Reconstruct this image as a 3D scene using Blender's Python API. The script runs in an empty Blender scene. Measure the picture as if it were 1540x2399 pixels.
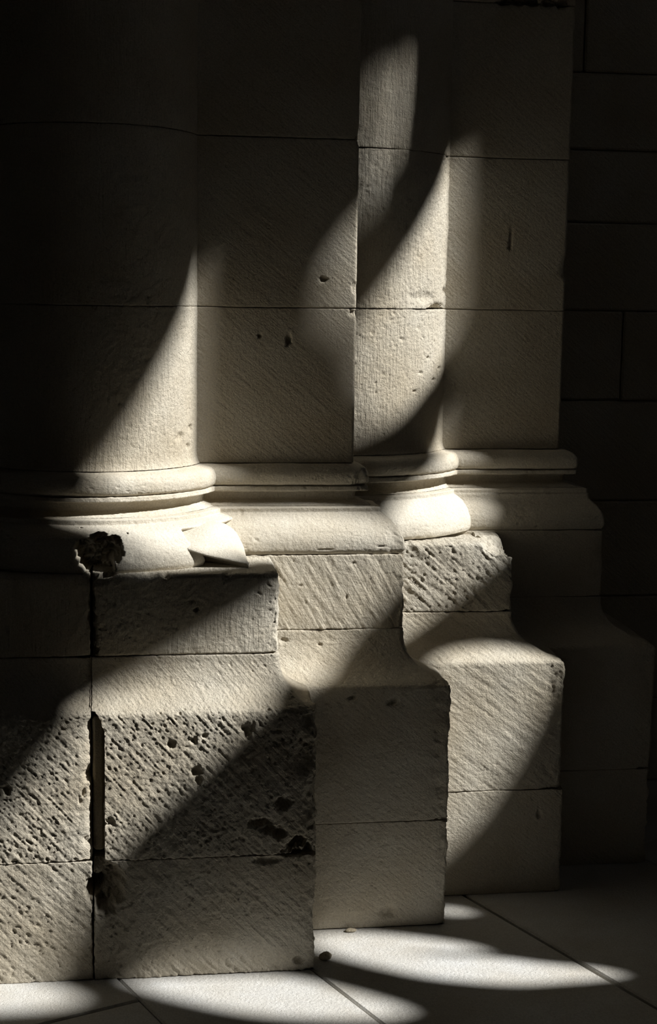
import bpy, math, random
import numpy as np

# ------------------------------------------------------------------ camera, world, sun, exposure
C = bpy.context.scene.collection
SC = bpy.context.scene
CAM_H = 1.55
F_PX = 3500.0                                  # focal length in pixels of the 1540x2399 frame
YAW, TILT, ROLL = math.radians(8.0), math.radians(8.07), math.radians(0.86)
from mathutils import Vector, Matrix
_d = Vector((math.sin(YAW) * math.cos(TILT), math.cos(YAW) * math.cos(TILT), -math.sin(TILT)))
_r = Vector((math.cos(YAW), -math.sin(YAW), 0.0))
_u = _r.cross(_d)
_r2 = math.cos(ROLL) * _r + math.sin(ROLL) * _u
_u2 = -math.sin(ROLL) * _r + math.cos(ROLL) * _u
cd = bpy.data.cameras.new('camera')
cam = bpy.data.objects.new('camera', cd)
C.objects.link(cam)
cd.sensor_fit = 'VERTICAL'
cd.sensor_height = 36.0
cd.lens = 36.0 * F_PX / 2399.0
cd.clip_start = 0.05
M = Matrix((_r2, _u2, -_d)).transposed().to_4x4()
M.translation = Vector((0, 0, CAM_H))
cam.matrix_world = M
SC.camera = cam

SUN_AZ, SUN_EL = math.radians(20.0), math.radians(42.0)      # from +x towards the viewer, above the horizon
SUN = Vector((math.cos(SUN_EL) * math.cos(SUN_AZ), -math.cos(SUN_EL) * math.sin(SUN_AZ), math.sin(SUN_EL)))
sd = bpy.data.lights.new('sun', 'SUN')
sd.energy = 7.6
sd.angle = math.radians(0.78)
sd.color = (1.0, 0.985, 0.955)
sun = bpy.data.objects.new('sun', sd)
C.objects.link(sun)
sun.rotation_euler = SUN.to_track_quat('Z', 'Y').to_euler()
sun.location = SUN * 12

world = bpy.data.worlds.new('world')
SC.world = world
world.use_nodes = True
bg = world.node_tree.nodes['Background']
bg.inputs[0].default_value = (0.92, 0.96, 1.0, 1)
bg.inputs[1].default_value = 1.0

SC.view_settings.view_transform = 'Standard'
SC.view_settings.look = 'None'
SC.view_settings.exposure = 0.0
SC.view_settings.gamma = 1.0
SC.view_settings.use_curve_mapping = False
SC.cycles.use_denoising = True
SC.cycles.max_bounces = 6
SC.cycles.diffuse_bounces = 5

# ------------------------------------------------------------------ numpy noise
def _h(ix, iy, iz, seed):
    n = (ix.astype(np.uint32) * np.uint32(374761393) + iy.astype(np.uint32) * np.uint32(668265263)
         + iz.astype(np.uint32) * np.uint32(2147483647) + np.uint32((seed * 974634777) & 0xffffffff))
    n = (n ^ (n >> np.uint32(13))) * np.uint32(1274126177)
    n = n ^ (n >> np.uint32(16))
    n = n * np.uint32(2246822519)
    n = n ^ (n >> np.uint32(15))
    return n.astype(np.float64) / 4294967295.0

def vnoise(P, freq, seed=0):
    """smooth value noise, -1..1; freq scalar or (fx, fy, fz)"""
    Q = P * np.asarray(freq, float) + 1000.37
    I = np.floor(Q).astype(np.int64)
    f = Q - I
    f = f * f * (3 - 2 * f)
    out = 0
    for a in (0, 1):
        wa = f[:, 0] if a else 1 - f[:, 0]
        for b in (0, 1):
            wb = f[:, 1] if b else 1 - f[:, 1]
            for c in (0, 1):
                wc = f[:, 2] if c else 1 - f[:, 2]
                out = out + wa * wb * wc * _h(I[:, 0] + a, I[:, 1] + b, I[:, 2] + c, seed)
    return out * 2 - 1

def fbm(P, freq, seed=0, octaves=3, gain=0.5):
    s, amp, tot = 0, 1.0, 0.0
    for k in range(octaves):
        s = s + amp * vnoise(P, np.asarray(freq, float) * 2 ** k, seed + 17 * k)
        tot += amp
        amp *= gain
    return s / tot

def pits(P, freq, seed, density=0.4, rad=0.32):
    """0..1 depth of rounded pits scattered one per cell with probability density"""
    Q = P * freq + 1000.37
    I = np.floor(Q).astype(np.int64)
    out = np.zeros(len(P))
    for a in (-1, 0, 1):
        for b in (-1, 0, 1):
            for c in (-1, 0, 1):
                X, Y, Z = I[:, 0] + a, I[:, 1] + b, I[:, 2] + c
                on = _h(X, Y, Z, seed + 5) < density
                if not on.any():
                    continue
                j = np.nonzero(on)[0]
                X, Y, Z = X[j], Y[j], Z[j]
                dx = X + 0.15 + 0.7 * _h(X, Y, Z, seed) - Q[j, 0]
                dy = Y + 0.15 + 0.7 * _h(X, Y, Z, seed + 1) - Q[j, 1]
                dz = Z + 0.15 + 0.7 * _h(X, Y, Z, seed + 2) - Q[j, 2]
                r = rad * (0.45 + 0.9 * _h(X, Y, Z, seed + 3) ** 2)
                d2 = (dx * dx + dy * dy + dz * dz) / (r * r)
                out[j] = np.maximum(out[j], np.clip(1 - d2, 0, 1) * (0.4 + 0.6 * _h(X, Y, Z, seed + 4)))
    return out

def smooth(a, b, x):
    t = np.clip((x - a) / (b - a), 0, 1)
    return t * t * (3 - 2 * t)

# ------------------------------------------------------------------ materials
def stone_material(name, angle=45.0, groove=1.0, pitch=0.009, grain=1.0, pit=1.0, tint=(1, 1, 1), radial=False):
    """tooled limestone: colour, chisel lines, grain and pinholes as fine relief"""
    m = bpy.data.materials.new(name)
    m.use_nodes = True
    nt = m.node_tree
    N, L = nt.nodes, nt.links
    b = N['Principled BSDF']
    b.inputs['Roughness'].default_value = 0.92
    b.inputs['Specular IOR Level'].default_value = 0.15
    tc = N.new('ShaderNodeTexCoord')
    def noise(scale, detail=4.0, rough=0.55, vec=None):
        n = N.new('ShaderNodeTexNoise')
        n.inputs['Scale'].default_value = scale
        n.inputs['Detail'].default_value = detail
        n.inputs['Roughness'].default_value = rough
        L.new(vec or tc.outputs['Object'], n.inputs['Vector'])
        return n
    # colour
    big = noise(3.1, 4, 0.6)
    ramp = N.new('ShaderNodeValToRGB')
    ramp.color_ramp.elements[0].position = 0.30
    ramp.color_ramp.elements[0].color = (0.52 * tint[0], 0.45 * tint[1], 0.335 * tint[2], 1)
    ramp.color_ramp.elements[1].position = 0.68
    ramp.color_ramp.elements[1].color = (0.65 * tint[0], 0.605 * tint[1], 0.51 * tint[2], 1)
    L.new(big.outputs['Fac'], ramp.inputs['Fac'])
    fine = noise(260, 3, 0.7)
    r2 = N.new('ShaderNodeMapRange')
    r2.inputs['From Min'].default_value = 0.3
    r2.inputs['From Max'].default_value = 0.7
    r2.inputs['To Min'].default_value = 0.80
    r2.inputs['To Max'].default_value = 1.12
    L.new(fine.outputs['Fac'], r2.inputs['Value'])
    mul = N.new('ShaderNodeMix')
    mul.data_type = 'RGBA'
    mul.blend_type = 'MULTIPLY'
    mul.inputs[0].default_value = 1.0
    L.new(ramp.outputs['Color'], mul.inputs[6])
    L.new(r2.outputs['Result'], mul.inputs[7])
    L.new(mul.outputs[2], b.inputs['Base Color'])
    # relief: chisel lines
    mp = N.new('ShaderNodeMapping')
    mp.inputs['Rotation'].default_value = (0, -math.radians(angle), 0)
    L.new(tc.outputs['Object'], mp.inputs['Vector'])
    mp2 = N.new('ShaderNodeMapping')
    mp2.inputs['Scale'].default_value = (1.0 / pitch / 9.0, 1.0 / pitch / 4.0, 1.0 / pitch)
    L.new(mp.outputs['Vector'], mp2.inputs['Vector'])
    gr = noise(1.0, 2.0, 0.5, mp2.outputs['Vector'])
    g1 = noise(120, 6, 0.7)
    vor = N.new('ShaderNodeTexVoronoi')
    vor.inputs['Scale'].default_value = 115
    vor.inputs['Randomness'].default_value = 1.0
    warp = noise(60, 3, 0.6)
    add = N.new('ShaderNodeVectorMath')
    add.operation = 'MULTIPLY_ADD'
    add.inputs[1].default_value = (0.012, 0.012, 0.012)
    L.new(warp.outputs['Color'], add.inputs[0])
    L.new(tc.outputs['Object'], add.inputs[2])
    L.new(add.outputs[0], vor.inputs['Vector'])
    pr = N.new('ShaderNodeMapRange')
    pr.inputs['From Min'].default_value = 0.06
    pr.inputs['From Max'].default_value = 0.26
    L.new(vor.outputs['Distance'], pr.inputs['Value'])
    b1 = N.new('ShaderNodeBump')
    b1.inputs['Strength'].default_value = min(1.0, 0.9 * groove)
    b1.inputs['Distance'].default_value = 0.004
    L.new(gr.outputs['Fac'], b1.inputs['Height'])
    b2 = N.new('ShaderNodeBump')
    b2.inputs['Strength'].default_value = min(1.0, 0.85 * grain)
    b2.inputs['Distance'].default_value = 0.007
    L.new(g1.outputs['Fac'], b2.inputs['Height'])
    L.new(b1.outputs['Normal'], b2.inputs['Normal'])
    b3 = N.new('ShaderNodeBump')
    b3.inputs['Strength'].default_value = min(1.0, 0.55 * pit)
    b3.inputs['Distance'].default_value = 0.0022
    L.new(pr.outputs['Result'], b3.inputs['Height'])
    L.new(b2.outputs['Normal'], b3.inputs['Normal'])
    L.new(b3.outputs['Normal'], b.inputs['Normal'])
    return m

MAT = {
    'diag': stone_material('stone_diagonal_tooling', 48, 1.1, 0.0065, 1.15, 1.0),
    'diag_soft': stone_material('stone_soft_diagonal_tooling', 40, 0.8, 0.008, 0.9, 0.8),
    'steep': stone_material('stone_steep_tooling', 60, 1.2, 0.008, 0.9, 0.8),
    'comb': stone_material('stone_vertical_combing', 90, 1.0, 0.0065, 0.9, 0.9),
    'smooth': stone_material('stone_smooth_moulding', 2, 0.30, 0.010, 0.55, 0.4, (1.04, 1.05, 1.07)),
    'floor': stone_material('stone_floor_paving', 15, 0.25, 0.02, 0.7, 0.6, (1.02, 1.10, 1.28)),
    'mortar': stone_material('mortar_fill', 20, 0.3, 0.02, 1.3, 1.2, (0.9, 0.86, 0.78)),
}

# ------------------------------------------------------------------ mesh builders
def mesh_obj(name, V, quads, ngons=(), mat=None, parent=None):
    V = np.asarray(V, float)
    if parent is not None:
        V = V - np.array(parent.location)
    nq = len(quads)
    loops = [np.asarray(quads, np.int64).reshape(-1)]
    starts = list(range(0, 4 * nq, 4))
    pos = 4 * nq
    for g in ngons:
        loops.append(np.asarray(g, np.int64))
        starts.append(pos)
        pos += len(g)
    loops = np.concatenate(loops).astype(np.int32)
    me = bpy.data.meshes.new(name)
    me.vertices.add(len(V))
    me.vertices.foreach_set('co', V.astype(np.float32).reshape(-1))
    me.loops.add(len(loops))
    me.loops.foreach_set('vertex_index', loops)
    me.polygons.add(len(starts))
    me.polygons.foreach_set('loop_start', np.array(starts, np.int32))
    sm = np.ones(len(starts), bool)
    sm[nq:] = False
    me.polygons.foreach_set('use_smooth', sm)
    me.update(calc_edges=True)
    me.validate()
    if mat:
        me.materials.append(MAT[mat])
    o = bpy.data.objects.new(name, me)
    C.objects.link(o)
    if parent is not None:
        o.parent = parent
    return o

def resample(pts, cell):
    """polyline points resampled to an even spacing, corners kept"""
    pts = np.asarray(pts, float)
    out = [pts[0]]
    for a, b in zip(pts[:-1], pts[1:]):
        n = max(1, int(math.ceil(np.linalg.norm(b - a) / cell)))
        for k in range(1, n + 1):
            out.append(a + (b - a) * k / n)
    return np.array(out)

def curve(ctrl, n=8):
    """Catmull-Rom through control points"""
    c = np.asarray(ctrl, float)
    c = np.vstack([2 * c[0] - c[1], c, 2 * c[-1] - c[-2]])
    out = []
    for i in range(1, len(c) - 2):
        for t in np.linspace(0, 1, n, endpoint=False):
            p0, p1, p2, p3 = c[i - 1:i + 3]
            out.append(0.5 * (2 * p1 + (p2 - p0) * t + (2 * p0 - 5 * p1 + 4 * p2 - p3) * t * t + (3 * p1 - p0 - 3 * p2 + p3) * t ** 3))
    out.append(c[-2])
    return np.array(out)

def grid_quads(nu, nv, wrap_u=False):
    i = np.arange(nu if wrap_u else nu - 1)
    j = np.arange(nv - 1)
    I, J = np.meshgrid(i, j, indexing='ij')
    I2 = (I + 1) % nu
    return np.stack([I * nv + J, I2 * nv + J, I2 * nv + J + 1, I * nv + J + 1], -1).reshape(-1, 4)

def grid_normals(G, wrap_u):
    if wrap_u:
        du = np.roll(G, -1, 0) - np.roll(G, 1, 0)
    else:
        du = np.gradient(G, axis=0)
    dv = np.gradient(G, axis=1)
    n = np.cross(du, dv)
    return n / np.maximum(np.linalg.norm(n, axis=2, keepdims=True), 1e-9)

def relief(P, seed, rough=1.0, pit=1.0, wave=1.0, angle=None, groove=0.0, pitch=0.016, calm=None):
    """how far the worn surface lies below the ideal one (metres)"""
    d = 0.0018 * wave * fbm(P, 9, seed, 2) + rough * (0.0009 * fbm(P, 55, seed + 40, 2, 0.6) + 0.0010 * fbm(P, 150, seed + 45, 2, 0.7))
    if pit > 0:
        pa = math.radians(angle if angle is not None else 20.0)
        S_ = np.stack([0.55 * (P[:, 0] * math.cos(pa) - P[:, 2] * math.sin(pa)), P[:, 0] * math.sin(pa) + P[:, 2] * math.cos(pa), P[:, 1] * 0.8], 1)
        S_ = S_ + 0.004 * np.stack([vnoise(P, 90, seed + 61), vnoise(P, 90, seed + 62), vnoise(P, 90, seed + 63)], 1)
        patch = smooth(-0.35, 0.45, fbm(P, 7, seed + 71, 2))
        d = d + pit * (0.3 + 0.9 * patch) * (0.0042 * pits(S_, 62, seed + 3, 0.24, 0.34) + 0.0040 * pits(S_, 125, seed + 9, 0.55, 0.42))
    if groove > 0 and angle is not None:
        a = math.radians(angle)
        # lines run down to the right at this angle; noise stretched along them
        al = P[:, 0] * math.cos(a) - P[:, 2] * math.sin(a)
        ac = P[:, 0] * math.sin(a) + P[:, 2] * math.cos(a)
        Q = np.stack([al / 0.07, ac / pitch, P[:, 1] / 0.08], 1)
        d = d + 0.0007 * groove * vnoise(Q, 1.0, seed + 77) + 0.0009 * groove * vnoise(Q * [1.6, 2.1, 1], 1.0, seed + 78)
    if calm is not None:                                     # the hollow above the dado is finished smoother
        d = d * (0.35 + 0.65 * smooth(calm + 0.012, calm - 0.004, P[:, 2]))
    return d

def dents(P, N, lst, seed):
    """local losses: (centre, radius, depth[, direction, sharp]); outlines ragged, overlapping ones united"""
    P0 = P.copy()
    acc, along = np.zeros(len(P)), {}
    for k, it in enumerate(lst):
        c, r, dep = np.array(it[0], float), it[1], it[2]
        direction = np.array(it[3], float) if len(it) > 3 and it[3] is not None else None
        sharp = it[4] if len(it) > 4 else 0.15
        rr = np.asarray(r, float) * np.ones(3)
        rel = (P0 - c) / rr
        near = (np.abs(rel) < 2.0).all(1)
        if not near.any():
            continue
        q = rel[near]
        f = 1.1 / math.sqrt(rr.min() * np.sort(rr)[1])
        dist = np.sqrt((q * q).sum(1)) * (1 + 0.7 * fbm(P0[near], f, seed + 3 * k, 4, 0.65))
        w = np.clip(smooth(1.05, sharp, dist) * (1 + 0.45 * fbm(P0[near], 90, seed + 7, 3, 0.6)), 0, 1.4)
        if direction is None:
            acc[near] = np.maximum(acc[near], dep * w)
        else:
            key = tuple(direction / np.linalg.norm(direction))
            a_ = along.setdefault(key, np.zeros(len(P)))
            a_[near] = np.maximum(a_[near], dep * w)
    for key, a_ in along.items():
        P += np.array(key) * a_[:, None]
    P -= N * acc[:, None]

def sweep(name, parent, mat, prof, D, R, xl, yb, cell=0.003, rr=0.012, rl=0.006, seed=1,
          wobble=0.0015, rel=None, hits=(), side_fade=0.10, right_in=1.0, squash=1.0, calm_edge=False):
    """A stone with a moulded face: profile of (inset, height) carried along front and right side.
    D front plane, R right plane (at inset 0), xl left joint, yb back."""
    prof = resample(prof, cell)
    s = prof[:, 0]
    XL = [xl(z) if callable(xl) else xl for z in prof[:, 1]]
    RR_ = [rr(z) if callable(rr) else rr for z in prof[:, 1]]
    nfront = max(2, int(math.ceil((R - min(XL)) / cell)))
    nc = 10
    dep = yb - D
    side_n = [t for t in (0.004, 0.009, 0.015, 0.022, 0.03, 0.04, 0.052, 0.066, 0.082, 0.10, 0.125, 0.155, 0.20, 0.26, 0.34, 0.45) if t < dep - 0.02] + [dep]
    cols = []
    for si, xl_, rr in zip(s, XL, RR_):
        d, r = D + si, R - si * right_in
        row = []
        L_ = dep - si
        for t in reversed(side_n):
            t2 = rl + (L_ - rl) * t / dep
            row.append((xl_, d + t2))
        for k in range(nc + 1):
            a = math.pi / 2 * k / nc
            row.append((xl_ + rl - rl * math.cos(a), d + rl - rl * math.sin(a)))
        x0, x1 = xl_ + rl, r - rr
        for k in range(1, nfront):
            row.append((x0 + (x1 - x0) * k / nfront, d))
        for k in range(nc + 1):
            a = math.pi / 2 * k / nc
            row.append((r - rr + rr * math.sin(a), d + squash * (rr - rr * math.cos(a))))
        for t in side_n:
            t2 = squash * rr + (L_ - squash * rr) * t / dep
            row.append((r, d + t2))
        cols.append(row)
    G = np.zeros((len(cols[0]), len(s), 3))
    for j in range(len(s)):
        G[:, j, :2] = cols[j]
        G[:, j, 2] = prof[j, 1]
    N = grid_normals(G, False)
    nu, nv = G.shape[:2]
    P = G.reshape(-1, 3).copy()
    Nn = N.reshape(-1, 3)
    d = relief(P, seed, **(rel or {}))
    if calm_edge:                                            # rubbed smooth along the open joint
        d = d * (1 - 0.75 * np.exp(-((R - P[:, 0]) / 0.032) ** 2))
    # ragged, more worn outer arris
    e = np.minimum(np.abs(P[:, 0] - R), 1)
    edge = np.exp(-(np.maximum(R - s.mean() - P[:, 0], 0) / 0.02) ** 2) * np.exp(-(np.maximum(P[:, 1] - D - 0.1, 0) / 0.06) ** 2)
    d = d + wobble * 2.0 * edge * (0.5 + fbm(P, 38, seed + 31, 4, 0.7))
    fade = 1 - smooth(side_fade, side_fade + 0.2, P[:, 1] - D)
    P -= Nn * (d * fade)[:, None]
    dents(P, Nn, hits, seed + 100)
    quads = grid_quads(nu, nv)
    idx = np.arange(nu * nv).reshape(nu, nv)
    bottom = idx[:, 0][::-1]
    top = idx[:, -1]
    back = np.concatenate([idx[0, :], idx[-1, ::-1]])
    return mesh_obj(name, P, quads, [bottom, top, back], mat, parent)

def edge_profile(z0, z1, r=0.002, inset=0.0, top_in=0.05, bot_in=0.02, rt=None):
    """straight stone face with eased top and bottom arrises"""
    rt = rt or r
    p = [(inset + bot_in, z0)]
    for k in range(5):
        a = math.pi / 2 * k / 4
        p.append((inset + r - r * math.sin(a), z0 + r - r * math.cos(a)))
    for k in range(7):
        a = math.pi / 2 * k / 6
        p.append((inset + rt - rt * math.cos(a), z1 - rt + rt * math.sin(a)))
    p.append((inset + top_in, z1))
    return p

def revolve(name, parent, mat, prof, cx, cy, seed=1, cell=0.003, a0=-100, a1=92, rel=None, hits=(), shape=None, dense=(-70, 92)):
    """half-round engaged member; angle 0 faces the viewer (-y), 90 faces +x; closed with a flat back"""
    prof = resample(prof, cell)
    rmax = prof[:, 0].max()
    step = math.degrees(cell / rmax)
    A = []
    a = a0
    while a < a1:
        A.append(a)
        a += step if dense[0] <= a <= dense[1] else max(step, 3.0)
    A.append(a1)
    A = np.radians(np.array(A))
    RR = prof[:, 0][None, :] * np.ones((len(A), 1))
    ZZ = prof[:, 1][None, :] * np.ones((len(A), 1))
    if shape is not None:
        RR = shape(np.degrees(A)[:, None], RR, ZZ)
    G = np.stack([cx + RR * np.sin(A)[:, None], cy - RR * np.cos(A)[:, None], ZZ], -1)
    N = grid_normals(G, False)
    P = G.reshape(-1, 3).copy()
    Nn = N.reshape(-1, 3)
    d = relief(P, seed, **(rel or {}))
    P -= Nn * d[:, None]
    dents(P, Nn, hits, seed + 100)
    nu, nv = G.shape[:2]
    idx = np.arange(nu * nv).reshape(nu, nv)
    quads = grid_quads(nu, nv)
    return mesh_obj(name, P, quads, [idx[:, 0][::-1], idx[:, -1], np.concatenate([idx[0, :], idx[-1, ::-1]])], mat, parent)

def thing(name, loc, label, cat, group=None, kind=None):
    o = bpy.data.objects.new(name, None)
    o.empty_display_size = 0.1
    o.location = loc
    C.objects.link(o)
    o['label'] = label
    o['category'] = cat
    if group:
        o['group'] = group
    if kind:
        o['kind'] = kind
    return o

def box(name, parent, mat, x0, x1, y0, y1, z0, z1, r=0.006, cell=None):
    """plain eased block, 12-sided cheap mesh with bevelled arrises"""
    V, Q = [], []
    prof = [(r, z0), (0, z0 + r), (0, z1 - r), (r, z1)]
    ring = lambda s: [(x0 + s, y0 + r), (x0 + r, y0 + s), (x1 - r, y0 + s), (x1 - s, y0 + r), (x1 - s, y1 - r), (x1 - r, y1 - s), (x0 + r, y1 - s), (x0 + s, y1 - r)]
    for s, z in prof:
        for x, y in ring(s):
            V.append((x, y, z))
    for j in range(3):
        for i in range(8):
            Q.append((j * 8 + i, j * 8 + (i + 1) % 8, (j + 1) * 8 + (i + 1) % 8, (j + 1) * 8 + i))
    o = mesh_obj(name, V, Q, [tuple(range(7, -1, -1)), tuple(range(24, 32))], mat, parent)
    o.data.polygons.foreach_set('use_smooth', np.zeros(len(o.data.polygons), bool))
    return o

# ------------------------------------------------------------------ levels and plan shared by the four steps of the jamb
Z_BED = 0.283       # joint inside the dado
Z_ARRIS = 0.626     # top arris of the dado
Z_PLB, Z_PLT = 0.738, 0.927   # plinth bottom and top
Z_BASE = 1.142      # top of the moulded base
Z_J1, Z_J2 = 1.530, 1.942     # shaft joints
Z_TOP = 3.2
STEP = [dict(D=3.280, R=0.447, o=0.083), dict(D=3.500, R=0.808, o=0.106),
        dict(D=3.677, R=1.150, o=0.118), dict(D=3.852, R=1.460, o=0.122)]
G = 0.0007          # half a joint


def dado_cavetto(o, z0=Z_BED, z1=Z_PLB, za=Z_ARRIS):
    """upper dado stone: face, rounded arris, hollow, upright fillet"""
    z0, z1 = z0 + G, z1 - G
    c = curve([(0.0, za - 0.022), (0.0015, za - 0.006), (o * 0.12, za + 0.003), (o * 0.50, za + 0.019), (o * 0.80, za + 0.041),
               (o * 0.95, za + 0.070), (o, za + 0.092)], 6)
    return [(0.02, z0), (0.0015, z0), (0.0004, z0 + 0.0006), (0, z0 + 0.002)] + [tuple(p) for p in c] + [(o, z1 - 0.002), (o + 0.0012, z1), (o + 0.03, z1)]

def base_profile(a, fil_low, neck, fil_up, tor, shaft, z0=Z_PLT, z1=Z_BASE):
    """moulded base, (outer reach, height): lower torus, fillet, hollow, fillet, upper torus"""
    low = curve([(a - 0.006, z0 + 0.001), (a, z0 + 0.014), (a - 0.002, z0 + 0.038), (a - 0.014, z0 + 0.061), (a - 0.034, z0 + 0.082),
                 (fil_low + 0.002, z0 + 0.098)], 5)
    sc = curve([(fil_low - 0.001, z0 + 0.111), (fil_low - 0.022, z0 + 0.113), (neck, z0 + 0.124), (neck - 0.003, z0 + 0.136), (neck + 0.001, z0 + 0.147)], 4)
    up = curve([(tor - 0.012, z0 + 0.1615), (tor - 0.003, z0 + 0.168), (tor, z0 + 0.182), (tor - 0.003, z0 + 0.196), (tor - 0.014, z0 + 0.208), (shaft + 0.008, z0 + 0.2145)], 5)
    lower = [(a - 0.06, z0 + 0.001)] + [tuple(p) for p in low] + [(fil_low, z0 + 0.099), (fil_low, z0 + 0.110), (fil_low - 0.02, z0 + 0.112)]
    scotia = [(neck - 0.02, z0 + 0.109), (fil_low - 0.022, z0 + 0.1125)] + [tuple(p) for p in sc[8:]] + [(fil_up - 0.003, z0 + 0.148), (fil_up, z0 + 0.150), (fil_up - 0.001, z0 + 0.160), (fil_up - 0.012, z0 + 0.162)]
    upper = [(neck - 0.02, z0 + 0.1605)] + [tuple(p) for p in up] + [(shaft - 0.02, z0 + 0.2145)]
    return lower, scotia, upper

# ------------------------------------------------------------------ floor
def rot_slab(name, parent, mat, u0, u1, v0, v1, z0, z1, r=0.006):
    """paving slab in the frame of the joints: u along the joint, v across it"""
    du, dv = np.array([0.39, -0.92]), np.array([0.92, 0.39])
    du = du / np.linalg.norm(du)
    dv = dv / np.linalg.norm(dv)
    o = box(name, None, mat, u0, u1, v0, v1, z0, z1, r)
    n = len(o.data.vertices)
    co = np.zeros(n * 3, np.float32)
    o.data.vertices.foreach_get('co', co)
    co = co.reshape(-1, 3)
    xy = co[:, :1] * du + co[:, 1:2] * dv
    co[:, :2] = xy
    o.data.vertices.foreach_set('co', co.reshape(-1))
    o.data.update()
    o.parent = parent
    return o

floor = box('floor', None, 'mortar', -6.2, 4.9, -6.2, 5.2, -0.30, -0.055)
floor['kind'] = 'structure'
rnd = random.Random(5)
SEAMS = [-1.62, -1.02, -0.40, 0.22, 0.745, 1.272, 1.686, 2.262, 2.86, 3.42, 4.02, 4.60]
for i in range(len(SEAMS) - 1):
    u = -5.3 + rnd.uniform(0, 0.5)
    if i == 5: u = -5.02
    if i == 6: u = -5.25
    while u < 3.2:
        ln = rnd.uniform(0.8, 1.15)
        gap = 0.0016
        wide = 0.005 if i in (6, 7) else gap
        rot_slab('paving_slab', floor, 'floor', u + gap, u + ln - gap, SEAMS[i] + (wide if i == 7 else gap), SEAMS[i + 1] - (wide if i == 6 else gap), -0.07, rnd.uniform(-0.002, 0.0), 0.004)
        u += ln

# ------------------------------------------------------------------ step 1: pedestal and column, nearest
s1 = STEP[0]
D, R, o = s1['D'], s1['R'], s1['o']
ROUGH = dict(rough=1.8, pit=1.6, wave=1.2, calm=Z_ARRIS, angle=48, groove=1.4, pitch=0.0085)
TOOLED = dict(rough=1.1, pit=0.8, wave=1.0, angle=45, groove=1.5, pitch=0.008)
COMB = dict(rough=1.0, pit=0.7, wave=1.0)
PLAIN = dict(rough=0.5, pit=0.5, wave=0.8)
JX = -0.066
ped1 = thing('pedestal', (0.0, D, 0), 'nearest stone pedestal with an open vertical groove, under the wide round column', 'pedestal', 'stepped stone pedestals of the jamb')
def groove_left(z):
    z = min(max(z, 0.0), 2.0)
    if z > Z_ARRIS + 0.004:
        return JX - 0.0008
    t = min(1.0, (Z_ARRIS + 0.004 - z) / 0.05)
    return JX + 0.0005 + 0.0265 * t ** 0.5
dents_b = [((0.400, D, 0.305), (0.028, 0.05, 0.026), 0.035), ((0.425, D, 0.292), (0.020, 0.05, 0.022), 0.03),
           ((0.366, D, 0.405), (0.022, 0.04, 0.020), 0.022), ((0.318, D, 0.360), (0.030, 0.04, 0.014), 0.020), ((0.338, D, 0.345), (0.026, 0.04, 0.012), 0.018),
           ((0.36, D, 0.335), (0.02, 0.04, 0.014), 0.02), ((0.44, D, 0.43), (0.03, 0.05, 0.07), 0.007), ((0.42, D, 0.52), (0.05, 0.05, 0.06), 0.008),
           ((0.165, D, 0.485), (0.014, 0.03, 0.016), 0.014), ((0.172, D, 0.465), (0.01, 0.03, 0.016), 0.010), ((0.16, D, 0.56), (0.012, 0.03, 0.010), 0.009),
           ((0.28, D, 0.58), (0.018, 0.03, 0.022), 0.012), ((0.185, D, 0.57), (0.010, 0.03, 0.008), 0.009), ((0.11, D, 0.55), (0.012, 0.03, 0.012), 0.010),
           ((0.45, D, 0.60), (0.05, 0.06, 0.04), 0.010), ((-0.03, D, 0.375), (0.014, 0.03, 0.012), 0.008)]
sweep('stone', ped1, 'diag', dado_cavetto(o), D, R, groove_left, 3.49, 0.0023, rr=0.014, rl=0.0012, seed=11, wobble=0.004, rel=ROUGH, hits=dents_b)
def hole_left(z):
    return JX + 0.0025
hole = [((-0.036, D, 0.226), (0.044, 0.3, 0.058), 0.045, (0, 1, 0), 0.2), ((-0.060, D, 0.216), (0.024, 0.3, 0.032), 0.11, (0, 1, 0), 0.6), ((-0.044, D, 0.182), (0.024, 0.3, 0.022), 0.05, (0, 1, 0), 0.3), ((-0.052, D, 0.28), (0.026, 0.3, 0.05), 0.035, (0, 1, 0), 0.2)]
dents_b2 = hole + [((0.405, D, 0.025), (0.016, 0.03, 0.012), 0.014), ((0.445, D, 0.13), (0.03, 0.05, 0.05), 0.008), ((0.33, D, 0.272), (0.05, 0.04, 0.012), 0.006), ((0.39, D, 0.285), (0.03, 0.04, 0.01), 0.012)]
sweep('stone', ped1, 'diag', edge_profile(0.0, Z_BED - G, 0.002), D, R, hole_left, 3.49, 0.0028, rr=0.012, rl=0.004, seed=12, wobble=0.003, rel=TOOLED, hits=dents_b2)
XLEFT = -0.58
dents_a = [((-0.070, D, 0.487), (0.016, 0.05, 0.022), 0.012), ((-0.255, D, 0.455), (0.012, 0.03, 0.013), 0.014), ((-0.085, D, 0.44), (0.007, 0.03, 0.018), 0.010), ((-0.094, D, 0.425), (0.006, 0.02, 0.014), 0.008), ((-0.08, D, 0.33), (0.01, 0.03, 0.014), 0.009)]
sweep('stone', ped1, 'diag', dado_cavetto(o), D, JX - 0.001, -0.36, 3.49, 0.0023, rr=lambda z: 0.001 + 0.027 * float(smooth(Z_ARRIS + 0.015, Z_ARRIS - 0.03, np.array(z))), rl=0.006, seed=13, wobble=0.0025, rel=ROUGH, hits=dents_a, right_in=0.0, squash=0.8, calm_edge=True)
sweep('stone', ped1, 'diag', dado_cavetto(o), D, -0.362, XLEFT, 3.49, 0.006, rr=0.003, rl=0.006, seed=17, rel=ROUGH, right_in=0.0)
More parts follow.
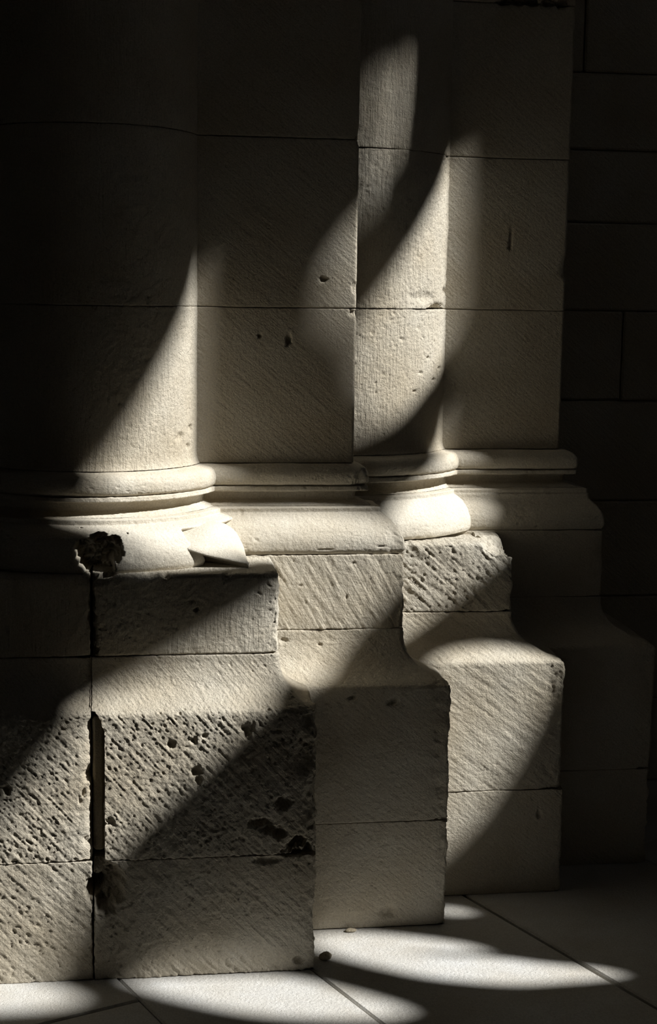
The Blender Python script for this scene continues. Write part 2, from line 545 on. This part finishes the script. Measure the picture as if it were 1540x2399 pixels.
sweep('stone', ped1, 'diag', edge_profile(0.0, Z_BED - G, 0.002), D, JX - 0.0005, XLEFT, 3.49, 0.003, rr=0.006, rl=0.006, seed=14, rel=TOOLED, hits=[((-0.066, D, 0.216), (0.018, 0.3, 0.032), 0.07, (0, 1, 0), 0.4)])
fill = box('mortar', ped1, 'mortar', JX + 0.0005, JX + 0.0265, D + 0.011, D + 0.15, 0.30, Z_ARRIS - 0.01, 0.006)
for v in fill.data.vertices:                                 # the fill has broken away towards its foot
    if v.co.z < 0.32:
        v.co.y += 0.012

col1 = thing('column', (-0.066, 3.795, Z_PLB), 'wide round stone column with a sunlit right edge, standing on the nearest pedestal', 'column', 'round columns of the jamb')
PX = R - o
joint_hits = [((JX, D + o, 0.83), (0.012, 0.04, 0.02), 0.016), ((JX + 0.004, D + o, 0.79), (0.010, 0.04, 0.03), 0.016), ((JX, D + o, 0.87), (0.009, 0.04, 0.022), 0.012), ((JX + 0.006, D + o, 0.755), (0.012, 0.04, 0.016), 0.014), ((JX + 0.02, D + o, 0.925), (0.04, 0.04, 0.022), 0.016)]
pl_hits = joint_hits + [((0.372, D + o - 0.01, 0.935), (0.055, 0.08, 0.045), 0.022, (-0.6, 0.5, -0.8), 0.1), ((0.365, D + o, 0.80), (0.014, 0.05, 0.05), 0.005), ((0.10, D + o, 0.925), (0.012, 0.03, 0.016), 0.010), ((0.24, D + o, 0.922), (0.015, 0.03, 0.012), 0.010),
                        ((0.17, D + o, 0.845), (0.008, 0.02, 0.006), 0.008), ((0.06, D + o, 0.93), (0.03, 0.03, 0.014), 0.006), ((0.36, D + o + 0.004, 0.86), (0.016, 0.03, 0.03), 0.005)]
sweep('plinth', col1, 'comb', edge_profile(Z_PLB + G, Z_PLT, 0.005, top_in=0.06, rt=0.011), D + o, PX, JX + 0.002, 3.595, 0.0026, rr=0.012, rl=0.005, seed=15, wobble=0.003, rel=COMB, hits=pl_hits)
sweep('plinth', col1, 'comb', edge_profile(Z_PLB + G, Z_PLT, 0.005, top_in=0.06, rt=0.010), D + o, JX - 0.002, XLEFT + o, 3.595, 0.004, rr=0.006, rl=0.006, seed=16, rel=COMB, hits=joint_hits)
low, sco, upp = base_profile(0.424, 0.338, 0.288, 0.3175, 0.320, 0.266)
def cut_torus(A, RR, ZZ):
    # the lower torus is cut away beside the corner leaf
    lim = 32.0 + 6.0 * smooth(1.0, 0.94, ZZ)
    w = smooth(lim, lim + 2.2, A) * smooth(72, 66, A) * smooth(1.022, 0.995, ZZ)
    return RR - w * np.maximum(RR - 0.345, 0)
CX1, CY1 = -0.066, 3.795
th = lambda a, r, z: (CX1 + r * math.sin(math.radians(a)), CY1 - r * math.cos(math.radians(a)), z)
torus_hit = [(th(2.0, 0.424, 0.972), (0.049, 0.30, 0.046), 0.12, (0, 1, 0), 0.75), (th(6.5, 0.424, 0.985), (0.024, 0.30, 0.026), 0.10, (0, 1, 0), 0.7), (th(3.0, 0.424, 0.928), (0.034, 0.30, 0.030), 0.10, (0, 1, 0), 0.7), (th(12, 0.42, 0.97), (0.03, 0.05, 0.02), 0.003)]
revolve('lower_torus', col1, 'smooth', low, CX1, CY1, 21, 0.0026, rel=PLAIN, hits=torus_hit, shape=cut_torus)
revolve('scotia', col1, 'smooth', sco, CX1, CY1, 22, 0.0024, rel=dict(rough=1.0, pit=0.6, wave=0.9))
revolve('upper_torus', col1, 'smooth', upp, CX1, CY1, 23, 0.0026, rel=PLAIN)

def leaf():
    """corner leaf springing from the fillet down to the plinth corner"""
    Lc = curve([th(26, 0.378, 0.984), th(32, 0.424, 0.972), th(37.5, 0.452, 0.957), th(42, 0.485, 0.946), th(44.6, 0.510, 0.938)], 10)
    Cc = curve([th(46, 0.318, 1.022), th(47, 0.385, 1.014), th(47, 0.425, 0.990), th(46, 0.470, 0.962), th(45, 0.512, 0.940)], 10)
    Rc = curve([th(66, 0.312, 1.006), th(63, 0.378, 0.992), th(57, 0.425, 0.965), th(50, 0.470, 0.947), th(45.4, 0.508, 0.936)], 10)
    nv = 25
    rows_t, rows_b = [], []
    for a, c, b in zip(Lc, Cc, Rc):
        top, bot = [], []
        for v in np.linspace(0, 1, nv):
            w0, w2 = (1 - v) ** 2, v ** 2
            w1 = 2 * v * (1 - v)
            m = 2 * c - 0.5 * (a + b)
            p = w0 * a + w1 * m + w2 * b
            top.append(p)
            body = float(smooth(0.12, 0.45, np.array(v)))          # undercut only along the front edge
            bot.append(np.array([p[0], p[1], (p[2] - 0.005) * (1 - body) + (Z_PLT - 0.004) * body]))
        rows_t.append(top)
        rows_b.append(bot)
    Tt, Bb = np.array(rows_t), np.array(rows_b)
    ring = np.concatenate([Tt, Bb[:, ::-1]], 1)       # closed cross-section
    nu, nr = ring.shape[:2]
    P = ring.reshape(-1, 3)
    P[:, 2] -= 0.001 * fbm(P, 30, 5, 2)
    Q = []
    for i in range(nu - 1):
        for j in range(nr):
            Q.append((i * nr + j, (i + 1) * nr + j, (i + 1) * nr + (j + 1) % nr, i * nr + (j + 1) % nr))
    return mesh_obj('corner_leaf', P, Q, [tuple(range(nr)), tuple(range((nu - 1) * nr, nu * nr))[::-1]], 'smooth', col1)
leaf()
def shaft_prof(r, z0, z1, flare=False):
    p = [(r - 0.03, z0)]
    if flare:
        p += [(r + 0.008, z0 + 0.0005), (r + 0.004, z0 + 0.006), (r + 0.001, z0 + 0.016), (r, z0 + 0.03)]
    else:
        p += [(r - 0.0012, z0), (r - 0.0004, z0 + 0.0005), (r, z0 + 0.002)]
    return p + [(r, z1 - 0.002), (r - 0.0004, z1 - 0.0005), (r - 0.0012, z1), (r - 0.03, z1)]
Z3, Z4, Z_ROOF = 2.350, 2.760, 9.0
for k, (za, zb) in enumerate([(Z_BASE, Z_J1), (Z_J1, Z_J2), (Z_J2, Z3), (Z3, Z4), (Z4, Z_ROOF)]):
    h = []
    if k == 0:
        h = [(th(52, 0.265, 1.215), (0.012, 0.03, 0.014), 0.008), (th(63, 0.265, 1.235), (0.01, 0.02, 0.012), 0.007), (th(80, 0.265, 1.47), (0.012, 0.02, 0.014), 0.008), (th(60, 0.265, 1.19), (0.01, 0.02, 0.010), 0.006)]
    revolve('drum', col1, 'comb', shaft_prof(0.265, za + G, zb - G, k == 0), CX1, CY1, 31 + k, (0.0028, 0.0028, 0.005, 0.02, 0.05)[k], rel=dict(rough=0.8, pit=0.45, wave=0.8), hits=h)

# ------------------------------------------------------------------ steps 2 and 4: flat pilasters
def pilaster(i, xl, y_back, ped_label, pil_label, hits_d=(), hits_d2=(), hits_p=(), hits_b=(), cell=0.003, mats=('diag_soft', 'steep', 'diag_soft'), shaft_in=0.222, rel_d=None, rel_p=None, rel_s=None, seed=40, zs=None, hits_s=(), zarr=Z_ARRIS):
    st = STEP[i]
    D, R, o = st['D'], st['R'], st['o']
    ped = thing('pedestal', ((xl + R) / 2, D, 0), ped_label, 'pedestal', 'stepped stone pedestals of the jamb')
    yb_d = D + 0.165 if i < 3 else D + 0.42
    sweep('stone', ped, mats[0], dado_cavetto(o, Z_BED - 0.010, za=zarr), D, R, xl, yb_d, cell, 0.012, 0.006, seed, 0.003, rel_d, hits_d)
    sweep('stone', ped, mats[0], edge_profile(0, Z_BED - 0.010 - G, 0.002), D, R, xl, yb_d, cell, 0.012, 0.006, seed + 1, 0.004, rel_d, hits_d2)
    pil = thing('pilaster', ((xl + R) / 2, D + o, Z_PLB), pil_label, 'pilaster', 'flat pilasters of the jamb')
    sweep('plinth', pil, mats[1], edge_profile(Z_PLB + G, Z_PLT - G, 0.003, top_in=0.05), D + o, R - o, xl, y_back, cell, 0.010, 0.006, seed + 2, 0.003, rel_p, hits_p)
    # reach is measured inwards from the plane of the dado here
    low, sco, upp = base_profile(-o + 0.001, -0.161, -0.214, -0.1865, -0.1835, -0.222)
    inset = lambda pr: [(-a, z) for a, z in pr]
    sweep('lower_torus', pil, 'smooth', inset(low), D, R, xl, y_back, cell, 0.008, 0.006, seed + 3, 0.002, PLAIN, hits_b, 0.2)
    sweep('scotia', pil, 'smooth', inset(sco), D, R, xl, y_back, cell, 0.008, 0.006, seed + 4, 0.002, dict(rough=0.9, pit=0.5, wave=0.8), hits_b, 0.2)
    sweep('upper_torus', pil, 'smooth', inset(upp), D, R, xl, y_back, cell, 0.010, 0.006, seed + 5, 0.002, PLAIN, hits_b, 0.2)
    for k, (za, zb) in enumerate(zs):
        sweep('stone', pil, mats[2], edge_profile(za + G, zb - G, 0.003, inset=shaft_in), D, R, xl, y_back, (cell, cell, 0.005, 0.02, 0.05)[k], 0.008, 0.006, seed + 6 + k, 0.003, rel_s, hits_s)
ZS = [(Z_BASE, Z_J1), (Z_J1, Z_J2), (Z_J2, Z3), (Z3, Z4), (Z4, Z_ROOF)]
D, R, o = STEP[1]['D'], STEP[1]['R'], STEP[1]['o']
pilaster(1, 0.172, 3.79,
         'dim brown stone pedestal, second from the nearest, ragged at its right edge', 'flat stone pilaster between the two round columns, faintly lit',
         hits_d=[((0.56, D, 0.59), (0.014, 0.03, 0.01), 0.010), ((0.808, D, 0.45), (0.012, 0.03, 0.04), 0.006), ((0.66, D, 0.58), (0.02, 0.03, 0.015), 0.008),
                 ((0.812, D, 0.54), (0.014, 0.03, 0.015), 0.006), ((0.40, D + o, 0.712), (0.014, 0.03, 0.010), 0.004), ((0.49, D + o, 0.70), (0.007, 0.02, 0.004), 0.006)],
         hits_d2=[((0.812, D, 0.235), (0.012, 0.03, 0.02), 0.006), ((0.66, D, 0.04), (0.03, 0.04, 0.02), 0.010)],
         hits_p=[((0.57, D + o, 0.905), (0.007, 0.02, 0.005), 0.004), ((0.44, D + o, 0.85), (0.008, 0.02, 0.004), 0.004), ((0.555, D + o, 0.82), (0.004, 0.02, 0.008), 0.004)],
         hits_b=[((0.61, D + 0.19, 1.105), (0.03, 0.03, 0.04), 0.014, (-1, 0.6, 0)), ((0.50, D + o, 0.94), (0.03, 0.03, 0.003), 0.002), ((0.64, D + o, 0.947), (0.02, 0.03, 0.003), 0.003)],
         hits_s=[((0.415, D + 0.222, 1.45), (0.010, 0.02, 0.020), 0.012), ((0.50, D + 0.222, 1.60), (0.012, 0.02, 0.008), 0.008), ((0.345, D + 0.222, 1.46), (0.008, 0.02, 0.008), 0.008), ((0.585, D + 0.222, 1.95), (0.012, 0.03, 0.02), 0.008), ((0.58, D + 0.222, 1.58), (0.010, 0.03, 0.02), 0.006), ((0.58, D + 0.222, 1.52), (0.016, 0.03, 0.012), 0.008)],
         mats=('diag_soft', 'steep', 'diag_soft'), rel_d=dict(rough=0.9, pit=0.5, wave=1.3), rel_p=dict(rough=0.8, pit=0.35, wave=0.8, angle=58, groove=1.3, pitch=0.010),
         rel_s=dict(rough=0.9, pit=0.4, wave=1.0, angle=40, groove=0.7, pitch=0.013), seed=40, zs=ZS, zarr=0.620)
D, R, o = STEP[3]['D'], STEP[3]['R'], STEP[3]['o']
pilaster(3, 0.83, 4.545,
         'dark stone pedestal, farthest of the row, almost lost in shadow', 'flat stone pilaster beyond the slender column, beside the dark wall',
         hits_s=[((1.03 + 0.04 * q, D + 0.23, 2.352), (0.022, 0.03, 0.010), 0.016) for q in range(5)] + [((1.23, D + 0.235, 1.65), (0.02, 0.04, 0.05), 0.006), ((1.07, D + 0.228, 1.72), (0.006, 0.02, 0.03), 0.006)],
         hits_d=[], mats=('diag_soft', 'diag_soft', 'diag_soft'), rel_d=PLAIN, rel_p=PLAIN, rel_s=dict(rough=0.7, pit=0.35, wave=1.2), seed=60, shaft_in=0.228, zs=ZS, cell=0.004)

# ------------------------------------------------------------------ step 3: second column
D, R, o = STEP[2]['D'], STEP[2]['R'], STEP[2]['o']
ped3 = thing('pedestal', (0.8, D, 0), 'pale stone pedestal, third of the row, sunlit upper left with diagonal tooling', 'pedestal', 'stepped stone pedestals of the jamb')
sweep('stone', ped3, 'diag_soft', dado_cavetto(o, Z_BED, za=0.632), D, R, 0.50, D + 0.165, 0.003, 0.012, 0.006, 51, 0.003, dict(rough=0.7, pit=0.3, wave=1.0, angle=36, groove=1.1, pitch=0.014), [((1.147, D, 0.64), (0.03, 0.05, 0.02), 0.006)])
sweep('stone', ped3, 'diag_soft', edge_profile(0, Z_BED - G, 0.002), D, R + 0.008, 0.50, D + 0.165, 0.003, 0.012, 0.006, 52, 0.003, dict(rough=0.7, pit=0.3, wave=1.0), [((1.09, D, 0.215), (0.008, 0.02, 0.016), 0.012)])
col2 = thing('column', (0.61, 4.215, Z_PLB), 'slender round stone column with a bright diagonal patch, farther of the two, on the third pedestal', 'column', 'round columns of the jamb')
sweep('plinth', col2, 'diag', edge_profile(Z_PLB + G, Z_PLT - 0.004, 0.004, top_in=0.07, rt=0.012), D + o, R - o, 0.45, 4.08, 0.003, 0.012, 0.006, 53, 0.003,
      dict(rough=1.5, pit=0.9, wave=1.0, angle=42, groove=1.6, pitch=0.011), [((1.045, D + o - 0.01, 0.945), (0.11, 0.16, 0.075), 0.050, (-0.3, 0.3, -1.0), 0.1), ((0.98, D + o, 0.93), (0.05, 0.05, 0.018), 0.012)])
CX2, CY2 = 0.612, 4.213
th2 = lambda a, r, z: (CX2 + r * math.sin(math.radians(a)), CY2 - r * math.cos(math.radians(a)), z)
low, sco, upp = base_profile(0.418, 0.362, 0.328, 0.3610, 0.364, 0.310)
REL2 = dict(rough=0.7, pit=0.4, wave=0.9)
revolve('lower_torus', col2, 'smooth', low, CX2, CY2, 54, 0.003, rel=REL2, hits=[(th2(70, 0.37, 1.03), (0.05, 0.05, 0.012), 0.012), (th2(60, 0.40, 1.005), (0.012, 0.02, 0.008), 0.008)])
revolve('scotia', col2, 'smooth', sco, CX2, CY2, 55, 0.003, rel=dict(rough=1.2, pit=0.7, wave=0.9))
revolve('upper_torus', col2, 'smooth', upp, CX2, CY2, 56, 0.003, rel=dict(rough=1.0, pit=0.5, wave=0.9))
for k, (za, zb) in enumerate(ZS):
    h, rl2 = [], dict(rough=0.9, pit=0.75 if k == 0 else 0.35, wave=1.0)
    if k == 0:
        h = [(th2(a, 0.31, z), (0.010, 0.02, 0.005), 0.007) for a, z in ((38, 1.36), (56, 1.37), (50, 1.34), (34, 1.31), (44, 1.40))]
    if k == 1:
        rl2 = dict(rough=1.3, pit=0.9, wave=1.6)
        h = [(th2(52, 0.31, 1.535), (0.10, 0.06, 0.014), 0.014), (th2(40, 0.31, 1.56), (0.08, 0.05, 0.02), 0.006), (th2(62, 0.31, 1.58), (0.03, 0.04, 0.012), 0.008), (th2(60, 0.31, 1.94), (0.012, 0.02, 0.007), 0.010)]
    revolve('drum', col2, 'comb', shaft_prof(0.310, za + G, zb - G, k == 0), CX2, CY2, 57 + k, (0.003, 0.003, 0.004, 0.02, 0.05)[k], rel=rl2, hits=h, a0=-30)

# ------------------------------------------------------------------ walls
def ashlar_wall(name, x0, x1, y, depth, courses, seed, mat='diag_soft', gap=0.002):
    w = box(name, None, 'mortar', x0, x1, y + 0.02, y + depth, 0.0, courses[-1], 0.002)
    w['kind'] = 'structure'
    rn = random.Random(seed)
    for j, (za, zb) in enumerate(zip(courses[:-1], courses[1:])):
        x = x0 - rn.uniform(0, 0.35)
        while x < x1 - 0.02:
            ln = rn.uniform(0.45, 0.75)
            xa, xb = max(x, x0), min(x + ln, x1)
            if xb - xa > 0.05:
                dy = rn.uniform(-0.004, 0.004)
                box('stone', w, mat, xa + gap, xb - gap, y + dy, y + 0.07, za + gap, zb - gap, 0.005)
            x += ln
    return w
ashlar_wall('wall_back', -0.7, 4.6, 4.55, 0.4, [0, 0.28, 0.62, 0.93, 1.25, 1.53, 1.80, 2.02, 2.25, 2.55, 2.76, 3.3, 4.2, 5.4, 7.0, 9.0], 3)
ashlar_wall('wall_left', -6.1, -0.60, 3.62, 0.9, [0, 0.283, 0.62, 0.93, 1.25, 1.53, 1.942, 2.35, 2.76, 3.3, 4.2, 5.4, 7.0, 9.0], 4)
for nm, b in (('wall_side', (-6.3, -6.1, -6.2, 3.7, 0, 9.0)), ('wall_front', (-6.3, 4.7, -6.4, -6.2, 0, 9.0)), ('ceiling', (-6.3, 4.8, -6.4, 5.0, 9.0, 9.2))):
    box(nm, None, 'mortar', *b)['kind'] = 'structure'

# unseen gobo wall added on the right, openings shaped for the sunlit patches; its reveals are splayed
WX = 4.5
W_A0, W_B1, W_S = 2.4, 2.9, 700.0
OPENINGS = [  # outlines traced back towards the sun from the wanted patches of light
    [(804, 655), (791, 696), (735, 752), (660, 818), (632, 852), (600, 862), (585, 880), (570, 915), (560, 965), (556, 1015), (600, 1065), (650, 1105), (700, 1112), (735, 1135),
     (705, 1190), (630, 1202), (565, 1168), (474, 1118), (426, 1182), (350, 1225), (305, 1360), (325, 1412), (365, 1475), (410, 1475), (426, 1435),
     (438, 1415), (460, 1345), (470, 1326), (500, 1333), (555, 1316), (625, 1288), (690, 1320), (750, 1356), (835, 1332), (868, 1300), (868, 1210), (855, 1125), (810, 1058), (790, 1015), (799, 980), (799, 920)],
    [(470, 1500), (515, 1580), (553, 1668), (525, 1750), (484, 1828), (445, 1800), (425, 1740), (410, 1665), (432, 1580)],
    [(663, 1690), (700, 1672), (733, 1684), (752, 1764), (746, 1855), (722, 1888), (688, 1790), (678, 1795), (706, 1900), (694, 1934), (703, 1998), (694, 2040), (666, 2012), (633, 1960), (606, 1913), (601, 1824), (625, 1760)],
    [(847, 1818), (875, 1800), (903, 1818), (878, 1858)],
    [(900, 775), (925, 755), (952, 800), (955, 950), (935, 1030), (924, 1020), (918, 920), (898, 880)],
    [(1218, 742), (1185, 788), (1110, 842), (1038, 893), (1010, 955), (1028, 1040), (1078, 1086), (1130, 1064), (1218, 1048)],
    [(1038, 565), (1047, 568), (1047, 680), (1044, 785), (1037, 780)],
    [(1072, 575), (1081, 580), (1077, 660), (1064, 745), (1056, 745), (1068, 660)],
    [(1212, 1105), (1200, 1150), (1150, 1185), (1090, 1200), (1030, 1200), (985, 1212), (935, 1310), (940, 1385), (1062, 1408), (1140, 1378), (1185, 1320), (1204, 1230)],
    [(900, 1466), (980, 1462), (1010, 1500), (1028, 1560), (1008, 1625), (980, 1700), (955, 1755), (936, 1772), (905, 1660), (890, 1560)],
]
def pierced_gobo():
    L = np.array(SUN)
    e1 = np.cross([0, 0, 1], L)
    e1 /= np.linalg.norm(e1)
    e2 = np.cross(L, e1)
    def onwall(p):
        q = (W_A0 + p[0] / W_S) * e1 + (W_B1 - p[1] / W_S) * e2
        return q + L * ((WX - q[0]) / L[0])
    cu = bpy.data.curves.new('gobo_wall_right', 'CURVE')
    cu.dimensions = '2D'
    cu.fill_mode = 'BOTH'
    def spline(pts):
        sp = cu.splines.new('POLY')
        sp.points.add(len(pts) - 1)
        for k, (x, y) in enumerate(pts):
            sp.points[k].co = (x, y, 0, 1)
        sp.use_cyclic_u = True
    spline([(-6.4, -0.1), (5.0, -0.1), (5.0, 9.1), (-6.4, 9.1)])
    for poly in OPENINGS:
        pts = [onwall(p) for p in poly]
        c = np.array([(p[1], p[2]) for p in pts])
        c = np.vstack([c, c[:1]])
        c = resample(c, 0.05)[:-1]
        for _ in range(2):                                   # ease the corners
            c = 0.5 * c + 0.25 * (np.roll(c, 1, 0) + np.roll(c, -1, 0))
        spline([tuple(p) for p in c])
    tmp = bpy.data.objects.new('gobo_wall_right', cu)
    C.objects.link(tmp)
    dg = bpy.context.evaluated_depsgraph_get()
    flat = bpy.data.meshes.new_from_object(tmp.evaluated_get(dg))
    bpy.data.objects.remove(tmp)
    import bmesh
    bm = bmesh.new()
    bm.from_mesh(flat)
    for v in bm.verts:
        v.co = (WX, v.co.x, v.co.y)
    bmesh.ops.remove_doubles(bm, verts=bm.verts, dist=1e-5)
    g = bmesh.ops.extrude_face_region(bm, geom=list(bm.faces))
    off = SUN * (0.16 / SUN.x)
    for v in [x for x in g['geom'] if isinstance(x, bmesh.types.BMVert)]:
        v.co += off
    bmesh.ops.recalc_face_normals(bm, faces=bm.faces)
    me = bpy.data.meshes.new('gobo_wall_right')
    bm.to_mesh(me)
    bm.free()
    bpy.data.meshes.remove(flat)
    me.materials.append(MAT['mortar'])
    o = bpy.data.objects.new('gobo_wall_right', me)
    C.objects.link(o)
    o['kind'] = 'structure'
pierced_gobo()


# ------------------------------------------------------------------ crumbs of stone on the floor
def chip(x, y, sx, sy, sz, rot, seed, label):
    import bmesh
    bm = bmesh.new()
    bmesh.ops.create_icosphere(bm, subdivisions=3, radius=1.0)
    V = np.array([v.co[:] for v in bm.verts])
    V = V * (1 + 0.30 * fbm(V, 0.9, seed, 3))[:, None]
    V[:, 2] = np.maximum(V[:, 2], -0.55)
    V *= [sx, sy, sz]
    c, s_ = math.cos(rot), math.sin(rot)
    V = np.stack([V[:, 0] * c - V[:, 1] * s_, V[:, 0] * s_ + V[:, 1] * c, V[:, 2] - V[:, 2].min() - 0.0005], 1)
    for v, p in zip(bm.verts, V):
        v.co = p
    me = bpy.data.meshes.new('stone_chip')
    bm.to_mesh(me)
    bm.free()
    me.materials.append(MAT['mortar'])
    o = bpy.data.objects.new('stone_chip', me)
    C.objects.link(o)
    o.location = (x, y, 0)
    o['label'] = label
    o['category'] = 'stone chip'
chip(0.478, 3.335, 0.017, 0.013, 0.011, 0.3, 3, 'small stone chip on the floor against the corner of the nearest pedestal')
chip(0.562, 3.484, 0.014, 0.008, 0.005, 0.1, 8, 'thin flat flake of stone lying at the foot of the second pedestal')
